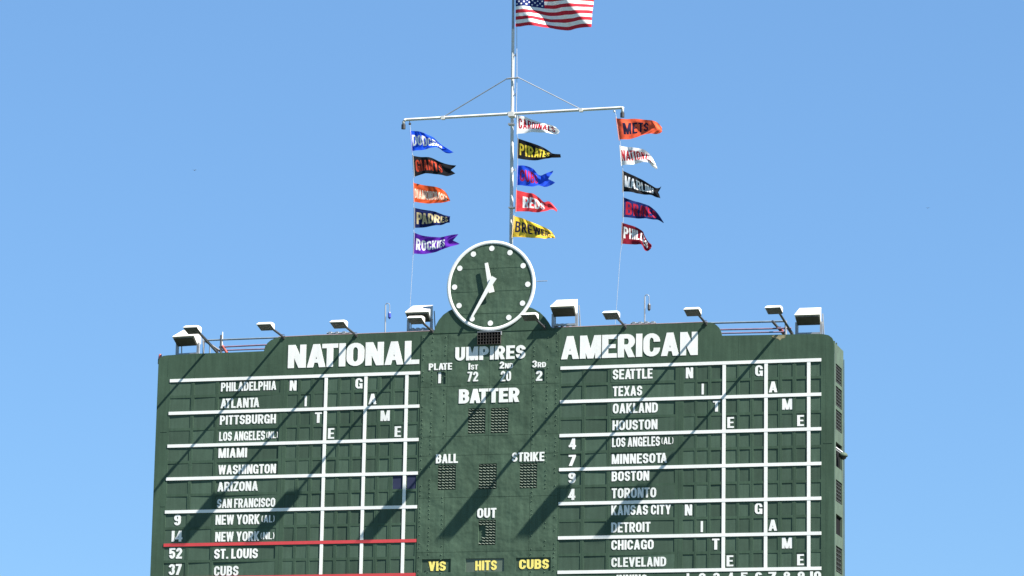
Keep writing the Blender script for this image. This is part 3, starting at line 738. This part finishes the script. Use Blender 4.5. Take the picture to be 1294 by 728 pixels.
# small conduit runs lying along the wall top
q = MB()
for (u0, v0, u1, v1) in ((413, 421.2, 448, 420.6), (797, 408.9, 829, 408.0), (518, 416.5, 545, 415.6), (700, 411.2, 728, 410.6)):
    q.tube([at(u0, v0, .3), at(u1, v1, .3)], .03, 6)
    for t in range(4):
        p = at(u0+(u1-u0)*(t+.5)/4, v0+(v1-v0)*(t+.5)/4, .3); q.box(p.x-.05, p.x+.05, .26, .36, p.z-.3, p.z+.05)
link('junction_boxes', q.mesh('junction_boxes', GALV), board)['kind'] = 'stuff'
# small red lamp on the left corner
p = at(202.5, 451.5, .3); r = thing('beacon', (p.x, .3, p.z-.2), 'small faded red beacon at the top left corner of the scoreboard', 'lamp')
q = MB(); q.lathe([(.0005, .12), (.05, .10), (.07, 0), (.07, -.06)], p, 'Z', 10); link('lens', q.mesh('lens', mat('faded_red_glass', (.45, .12, .10), .4)), r)
q = MB(); q.box(p.x-.06, p.x+.06, .24, .36, p.z-.25, p.z-.061); link('base', q.mesh('base', ARM), r)
# dome lamp that sticks out of the side window
dz = at(1067, 573.5, .9).z; r = thing('dome_lamp', (XR, .9, dz-.1), 'green dome lamp on a bracket sticking out of the side window', 'lamp')
q = MB(); c = (XR+.12, .95, dz-.05); q.lathe([(.0005, .11), (.08, .10), (.14, .05), (.16, -.02), (.14, -.04)], c, 'Z', 14); link('shade', q.mesh('shade', PALEG, smooth=True), r)
q = MB(); q.lathe([(.12, -.04), (.09, -.11), (.0005, -.15)], c, 'Z', 12); link('globe', q.mesh('globe', BLACK), r)
q = MB(); q.tube([(XR-.1, .75, dz+.20), (XR+.10, .9, dz+.05)], .03); q.tube([(XR-.1, .45, dz+.12), (XR+.05, .9, dz+.02)], .02); link('bracket', q.mesh('bracket', GALV), r)

# ------------------------------------------------------------------ flagpole
PY = 1.35
pb, p37, pt = at(645.6, 330, PY), at(648.3, 37, PY), at(648.8, -40, PY)
pole = thing('flagpole', (pb.x, PY, ZT), 'tall white flagpole with a crossbar standing behind the clock', 'flagpole')
q = MB(); q.tube([(pb.x-.02, PY, ZT), pb, p37], .076, 14, r1=.054); me = q.mesh('lower_pole', POLEW); smooth_angle(me); link('lower_pole', me, pole)
q = MB(); q.tube([p37+Vector((0, 0, -.02)), pt], .05, 12, r1=.042); me = q.mesh('upper_pole', GALV); smooth_angle(me); link('upper_pole', me, pole)
q = MB(); q.lathe([(.0005, .12), (.09, .08), (.11, 0), (.09, -.08), (.0005, -.12)], pt, 'Z', 14); link('finial', q.mesh('finial', YELLOW, smooth=True), pole)
bl, br_ = at(513.5, 151.4, PY-.1), at(785, 136.2, PY-.1)
q = MB(); q.tube([bl, br_], .050, 10); me = q.mesh('crossbar', POLEW); smooth_angle(me); link('crossbar', me, pole)
for s, p, u, v in ((-1, bl, 510, 154), (1, br_, 786.5, 139)):
    e1 = at(u, v, PY-.1); q = MB(); q.tube([p, p+Vector((s*.06, 0, -.01)), e1, e1+Vector((0, 0, -.10))], .052, 10); link('elbow', q.mesh('elbow', POLEW, smooth=True), pole)
    q = MB(); q.lathe([(.0005, 0), (.075, 0), (.075, -.16), (.0005, -.17)], e1+Vector((0, 0, -.101)), 'Z', 12); me = q.mesh('canister', BLACK); smooth_angle(me); link('canister', me, pole)
    e2 = at(518 if s < 0 else 776.5, 156.5 if s < 0 else 140.5, PY-.1); q = MB(); q.lathe([(.0005, .05), (.045, .02), (.045, -.03), (.0005, -.05)], e2, 'Z', 8); q.tube([e2, e2+Vector((-.03*s*-1, 0, .15))], .012, 6)
    link('pulley', q.mesh('pulley', BLACK if s < 0 else POLEW), pole)
for (a, b_) in (((560, 148), (641, 99.2)), ((734.5, 138.3), (654.5, 97.8))):
    q = MB(); q.tube([at(*a, PY-.1), at(*b_, PY-.1)], .018, 6); link('stay_cable', q.mesh('stay_cable', GALV), pole)
    c_ = at(*a, PY-.1); q = MB(); q.lathe([(.07, -.06), (.07, .06)], (c_.x, c_.y, c_.z-.0), 'Z', 10); q = MB(); q.box(c_.x-.06, c_.x+.06, c_.y-.065, c_.y+.065, c_.z-.09, c_.z+.03); link('clamp', q.mesh('clamp', POLEW), pole)
q = MB(); q.tube([at(640.5, 99.6, PY-.1), at(655, 98.2, PY-.1)], .03, 8); link('collar', q.mesh('collar', GALV), pole)
q = MB(); c_ = at(646.8, 145, PY-.05); q.box(c_.x-.11, c_.x+.11, PY-.17, PY+.1, c_.z-.08, c_.z+.08); link('crossbar_clamp', q.mesh('crossbar_clamp', POLEW), pole)
q = MB(); c_ = at(645.5, 156.5, PY-.1); q.box(c_.x-.10, c_.x+.10, PY-.12, PY+.08, c_.z-.03, c_.z+.03)
c_ = at(646, 262, PY-.1); q.box(c_.x-.10, c_.x+.10, PY-.12, PY+.08, c_.z-.02, c_.z+.02); link('pole_band', q.mesh('pole_band', GALV), pole)
q = MB(); q.tube([at(653, 20, PY-.08), at(653.2, 100, PY-.08), at(652.2, 150, PY-.08)], .009, 5); link('halyard', q.mesh('halyard', ROPE), pole)

for v in (215, 120, 70):
    c_ = at(650.4 if v > 110 else 651.0, v, PY-.02); q = MB(); q.tube([(c_.x-.06, PY, c_.z), (c_.x+.03, PY-.06, c_.z)], .014, 6); q.tube([(c_.x+.03, PY-.06, c_.z-.06), (c_.x+.03, PY-.06, c_.z+.06)], .012, 6); link('cleat', q.mesh('cleat', GALV), pole)
# ------------------------------------------------------------------ cloth things
def cloth(col, rough=.9, tr=.25): return mat('cloth_%02d' % len(bpy.data.materials), col, rough, var=.08, vscale=6, transl=tr, spec=.08, bump=.006, bscale=7)
def interp(P, s):
    n = len(P)-1; x = min(max(s, 0), 1)*n; i = min(int(x), n-1); f = x-i
    p0, p1, p2, p3 = P[max(i-1, 0)], P[i], P[i+1], P[min(i+2, n)]
    def cr(a, b, c, d): return b+.5*f*(c-a+f*(2*a-5*b+4*c-d+f*(3*(b-c)+d-a)))
    return (cr(p0[0], p1[0], p2[0], p3[0]), cr(p0[1], p1[1], p2[1], p3[1]))
def inside(polys, x, y):
    for q in polys:
        ok = True; n = len(q); sgn = 0
        for i in range(n):
            x0, y0 = q[i]; x1, y1 = q[(i+1) % n]; c = (x1-x0)*(y-y0)-(y1-y0)*(x-x0)
            if abs(c) < 1e-9: continue
            if sgn == 0: sgn = 1 if c > 0 else -1
            elif (c > 0) != (sgn > 0): ok = False; break
        if ok: return True
    return False
def banner(name, top, bot, Y, mats, kind_at, nx, nz, depth, notch=0.0):
    V = []; F = []; K = []
    for j in range(nz+1):
        t = j/nz
        for i in range(nx+1):
            s = i/nx
            smax = 1-notch*(1-abs(2*t-1))*max(0, (s-.6)/.4); ss = s*smax
            a, b = interp(top, ss), interp(bot, ss)
            u, v = b[0]+(a[0]-b[0])*t, b[1]+(a[1]-b[1])*t
            p = at(u, v, Y); y = depth(ss, t)
            V.append((p.x, p.y+y, p.z))
    for j in range(nz):
        for i in range(nx):
            F.append((j*(nx+1)+i, j*(nx+1)+i+1, (j+1)*(nx+1)+i+1, (j+1)*(nx+1)+i)); K.append(kind_at((i+.5)/nx, (j+.5)/nz))
    return mesh_from(name, V, F, None, True, mats, K)
def text_test(text, s0, s1, t0, t1, t=.22, h=.16):
    lay, W = layout(text, t, h, .10); G = [(x, x+glyph(c, t, h)[1]*sc_, [[(px*sc_+x, py) for px, py in q] for q in glyph(c, t, h)[0]]) for c, x, sc_ in lay]
    def f(s, tt):
        if not (s0 < s < s1): return False
        x = (s-s0)/(s1-s0)*W; y = (tt-t0)/(t1-t0)
        if y < -.02 or y > 1.02: return False
        for a, b, polys in G:
            if a-.01 <= x <= b+.01 and inside(polys, x, y): return True
        return False
    return f
def P_(o, k, pts): return [(o[0]+x/k, o[1]+y/k) for x, y in pts]
BLK = (.012, .012, .014); WH = (.78, .78, .76)
O1, O2, O3, O4, O5, O6 = (505, 155), (505, 225), (635, 135), (635, 205), (765, 125), (765, 205)
K1 = 7.28; K6 = 6.067
PEN = [
 ('DODGERS', (.012, .07, .62), WH, O1, K1, [(100,75),(170,80),(240,105),(300,130),(350,175),(400,215),(490,270)], [(118,262),(180,252),(240,242),(300,235),(355,232),(420,275),(492,272)], (.03,.80,.24,.80), 0, 'royal blue pennant with white lettering, topmost on the left rope'),
 ('GIANTS', BLK, (.42, .05, .025), O1, K1, [(125,305),(200,315),(290,325),(360,355),(420,375),(522,395)], [(140,497),(220,475),(300,470),(380,478),(440,492),(518,475)], (.05,.66,.20,.82), .12, 'black pennant with orange red lettering, second on the left rope'),
 ('DIAMONDBACKS', (.55, .075, .02), (.72, .55, .42), O2, K1, [(130,45),(200,60),(290,75),(370,95),(420,130),(462,205)], [(135,218),(200,228),(280,238),(350,230),(410,220),(462,210)], (.03,.86,.22,.72), 0, 'orange pennant with pale lettering, middle of the left rope'),
 ('PADRES', (.008, .014, .07), (.48, .39, .21), O2, K1, [(140,275),(220,290),(300,305),(370,325),(430,345),(470,355)], [(140,458),(220,455),(300,445),(370,430),(430,415),(465,415)], (.05,.86,.2,.80), 0, 'navy pennant with gold lettering, fourth on the left rope'),
 ('ROCKIES', (.10, .02, .32), WH, O2, K1, [(140,505),(210,530),(300,540),(380,540),(450,530),(545,520)], [(130,695),(210,698),(300,685),(380,665),(450,640),(550,605)], (.06,.74,.2,.76), .12, 'purple pennant with white lettering, lowest on the left rope beside the clock'),
 ('CARDINALS', (.72, .72, .72), (.35, .012, .03), O3, K1, [(140,80),(200,90),(270,115),(350,140),(430,165),(490,190),(518,215)], [(135,245),(200,240),(270,232),(350,240),(430,245),(490,248),(516,240)], (.04,.80,.26,.86), 0, 'white pennant with dark red lettering, topmost beside the flagpole'),
 ('PIRATES', BLK, (.66, .50, .05), O3, K1, [(145,292),(210,315),(290,340),(360,365),(420,400),(470,435),(540,440)], [(140,475),(210,485),(290,492),(360,490),(420,478),(470,465),(530,462)], (.05,.72,.2,.78), 0, 'black pennant with yellow lettering, second beside the flagpole'),
 ('CUBS', (.02, .075, .62), (.40, .02, .06), O4, K1, [(140,30),(210,35),(280,60),(330,115),(400,105),(472,82)], [(135,212),(210,215),(280,222),(335,215),(400,230),(480,185)], (.08,.55,.2,.78), .14, 'blue swallowtail pennant with red lettering, middle beside the flagpole'),
 ('REDS', (.60, .045, .055), WH, O4, K1, [(130,258),(210,275),(280,290),(340,330),(380,365),(430,360),(505,440)], [(125,452),(210,455),(280,460),(340,455),(400,448),(460,435),(505,462)], (.12,.64,.2,.76), 0, 'red pennant with white lettering, fourth beside the flagpole'),
 ('BREWERS', (.80, .52, .05), (.035, .03, .05), O4, K1, [(105,495),(180,515),(260,550),(340,580),(400,605),(450,640),(485,690)], [(90,690),(180,690),(260,692),(340,697),(400,705),(450,700),(485,698)], (.05,.84,.24,.78), 0, 'yellow pennant with dark lettering, lowest beside the flagpole above the clock'),
 ('METS', (.70, .10, .045), (.02, .015, .04), O5, K1, [(100,180),(180,185),(270,178),(350,188),(420,200),(480,220),(515,260)], [(130,375),(200,370),(270,355),(340,335),(410,325),(470,322),(515,300)], (.12,.62,.24,.80), 0, 'bright orange pennant with dark lettering, topmost on the right rope'),
 ('NATIONALS', (.74, .73, .73), (.45, .03, .04), O5, K1, [(135,435),(200,440),(280,455),(350,465),(400,500),(440,560),(482,630)], [(150,610),(220,605),(290,590),(350,585),(400,590),(430,620),(465,645)], (.02,.80,.22,.80), 0, 'white pennant with red lettering and drooping tip, second on the right rope'),
 ('MARLINS', BLK, (.68, .70, .72), O6, K6, [(135,65),(190,90),(250,120),(300,145),(350,175),(390,195),(430,185)], [(135,225),(190,230),(250,240),(300,245),(350,250),(390,270),(425,280)], (.05,.76,.24,.80), .10, 'black swallowtail pennant with white lettering, middle of the right rope'),
 ('BRAVES', (.012, .02, .10), (.34, .015, .035), O6, K6, [(140,270),(200,290),(260,305),(310,325),(350,345),(400,390),(445,460)], [(135,420),(200,425),(260,432),(310,435),(360,440),(400,440),(440,462)], (.06,.80,.14,.84), 0, 'navy pennant with red lettering, fourth on the right rope'),
 ('PHILLIES', (.20, .012, .025), WH, O6, K6, [(130,465),(180,480),(230,495),(280,525),(300,560),(330,610),(352,630)], [(125,625),(180,628),(230,632),(280,635),(300,672),(320,678),(350,665)], (.05,.82,.28,.84), 0, 'dark red pennant with white lettering and folded tip, lowest on the right rope'),
]
for n, (T, bc, tcx, O, k, tp, bt, tr, nt, lab) in enumerate(PEN):
    tp, bt = P_(O, k, tp), P_(O, k, bt); rnd = random.Random(n*13+5)
    a1, a2, f1, f2, ph, tl_ = rnd.uniform(.06, .095), rnd.uniform(.007, .014), rnd.uniform(1.1, 1.7), rnd.uniform(2.6, 4.0), rnd.uniform(0, 6.28), rnd.uniform(.15, .5)
    def dep(s, t, a1=a1, a2=a2, f1=f1, f2=f2, ph=ph, tl_=tl_):
        w_ = s+.06*math.sin(5*t+ph*3)+.05*math.sin(9*s+ph)
        return min(1, s*4)*(a1*math.sin(2*math.pi*(f1*w_-tl_*t)+ph)+a2*math.sin(2*math.pi*(f2*w_+.8*t)+ph*2)+.006*math.sin(2*math.pi*(5.5*w_-2.1*t)+ph))
    tt = text_test(T, *tr, t=.22 if len(T) < 10 else .2)
    me = banner('pennant', tp, bt, PY-.12, [cloth(bc), cloth(tcx)], lambda s, t: 1 if tt(s, t) else 0, 170, 56, dep, nt)
    ob = link('pennant', me); tag(ob, lab, 'pennant', 'team pennants flying from the crossbar ropes')
    # hoist hem
    q = MB(); a, b_ = at(*tp[0], PY-.12), at(*bt[0], PY-.12)
    q.tube([a+Vector((-.012, 0, .03)), b_+Vector((-.012, 0, -.03))], .014, 6); link('hem', q.mesh('hem', cloth(tuple(.5*c+.25 for c in bc))), ob)
# ropes for the pennants
for lab, pts in (('thin rope hanging from the left end of the crossbar, holding five pennants', [(518, 156), (519, 166), (521.3, 198), (522.6, 240), (523, 290), (522, 324), (519.5, 365), (516.5, 420)]),
                 ('thin rope hanging from the right end of the crossbar, holding five pennants', [(777, 141), (779.5, 150), (784.5, 185), (787.5, 220), (788, 260), (787.6, 300), (784, 320), (781, 360), (777.5, 410)]),
                 ('thin rope beside the flagpole, holding five pennants', [(652.5, 146), (654, 170), (654.2, 210), (652.5, 240), (650.5, 270), (647.8, 302)])):
    r = [at(u, v, PY-.12) for u, v in pts]; q = MB(); q.tube(r, .0055, 5); tag(link('rope', q.mesh('rope', ROPE)), lab, 'rope', 'ropes of the pennants')
# national flag
ftop = [(651.5, -21.5), (662, -22), (674, -21.5), (686, -20), (698, -19.5), (710, -20), (722, -21), (735, -21.5), (749.5, -21)]
fbot = [(651.5, 33.8), (662, 33.6), (674, 33.8), (686, 34.6), (698, 35.6), (710, 36.6), (722, 37), (735, 36), (748.6, 35.6)]
STARS = [(.0+(c+1)/12*.385, 1-(7/13)*(r_+1)/10) for r_ in range(9) for c in range(11) if (r_+c) % 2 == 0]
def flagk(s, t):
    if s < .385 and t > 6/13:
        for a, b in STARS:
            dx, dy = (s-a)*2.65, (t-b)*1.5; d = math.hypot(dx, dy)
            if d < .048:
                an = (math.atan2(dx, dy)) % (2*math.pi/5); an = min(an, 2*math.pi/5-an)
                if d < .038*(1-.62*min(an/(math.pi/5), 1)): return 2
        return 1
    return 0 if int((1-t)*13) % 2 == 0 else 2
def fdep(s, t):
    return min(1, s*5)*(.16*math.sin(2*math.pi*(1.33*s+.67*t)+2.66)+.030*math.sin(2*math.pi*(3.1*s-1.1*t)+1)+.012*math.sin(2*math.pi*(6*s+2.2*t)))
me = banner('national_flag', ftop, fbot, PY-.1, [cloth((.46, .028, .045), tr=.2), cloth((.015, .025, .12), tr=.2), cloth(WH, tr=.2)], flagk, 300, 160, fdep)
tag(link('national_flag', me), 'large red, white and blue stars and stripes flag flying at the top of the flagpole', 'flag')

# ------------------------------------------------------------------ two far birds
for (u, v, Y, s_, lab) in ((245.8, 215.3, 60, .13, 'tiny dark bird in the sky left of the pennants'), (1172.3, 263, 110, .13, 'tiny pale bird in the sky right of the scoreboard')):
    p = at(u, v, Y); r = thing('bird', tuple(p), lab, 'bird')
    q = MB(); q.lathe([(.0005, -.5*s_), (.10*s_, -.35*s_), (.17*s_, -.05*s_), (.12*s_, .3*s_), (.04*s_, .42*s_), (.0005, .6*s_)], p, 'Y', 8); link('body', q.mesh('body', ARM, smooth=True), r)
    for sg in (-1, 1):
        q = MB(); A = [p+Vector((sg*.1*s_, -.15*s_, .02*s_)), p+Vector((sg*.1*s_, .2*s_, .02*s_)), p+Vector((sg*.6*s_, .15*s_, .28*s_)), p+Vector((sg*1.15*s_, .3*s_, .05*s_)), p+Vector((sg*.6*s_, -.12*s_, .30*s_))]
        q.add(A+[a+Vector((0, 0, -.02*s_)) for a in A], [(0, 1, 2, 4), (4, 2, 3), (5, 6, 7, 9), (9, 7, 8)]+[(0, 1, 6, 5), (1, 2, 7, 6), (2, 3, 8, 7), (3, 4, 9, 8), (4, 0, 5, 9)]); link('wing', q.mesh('wing', ARM), r)
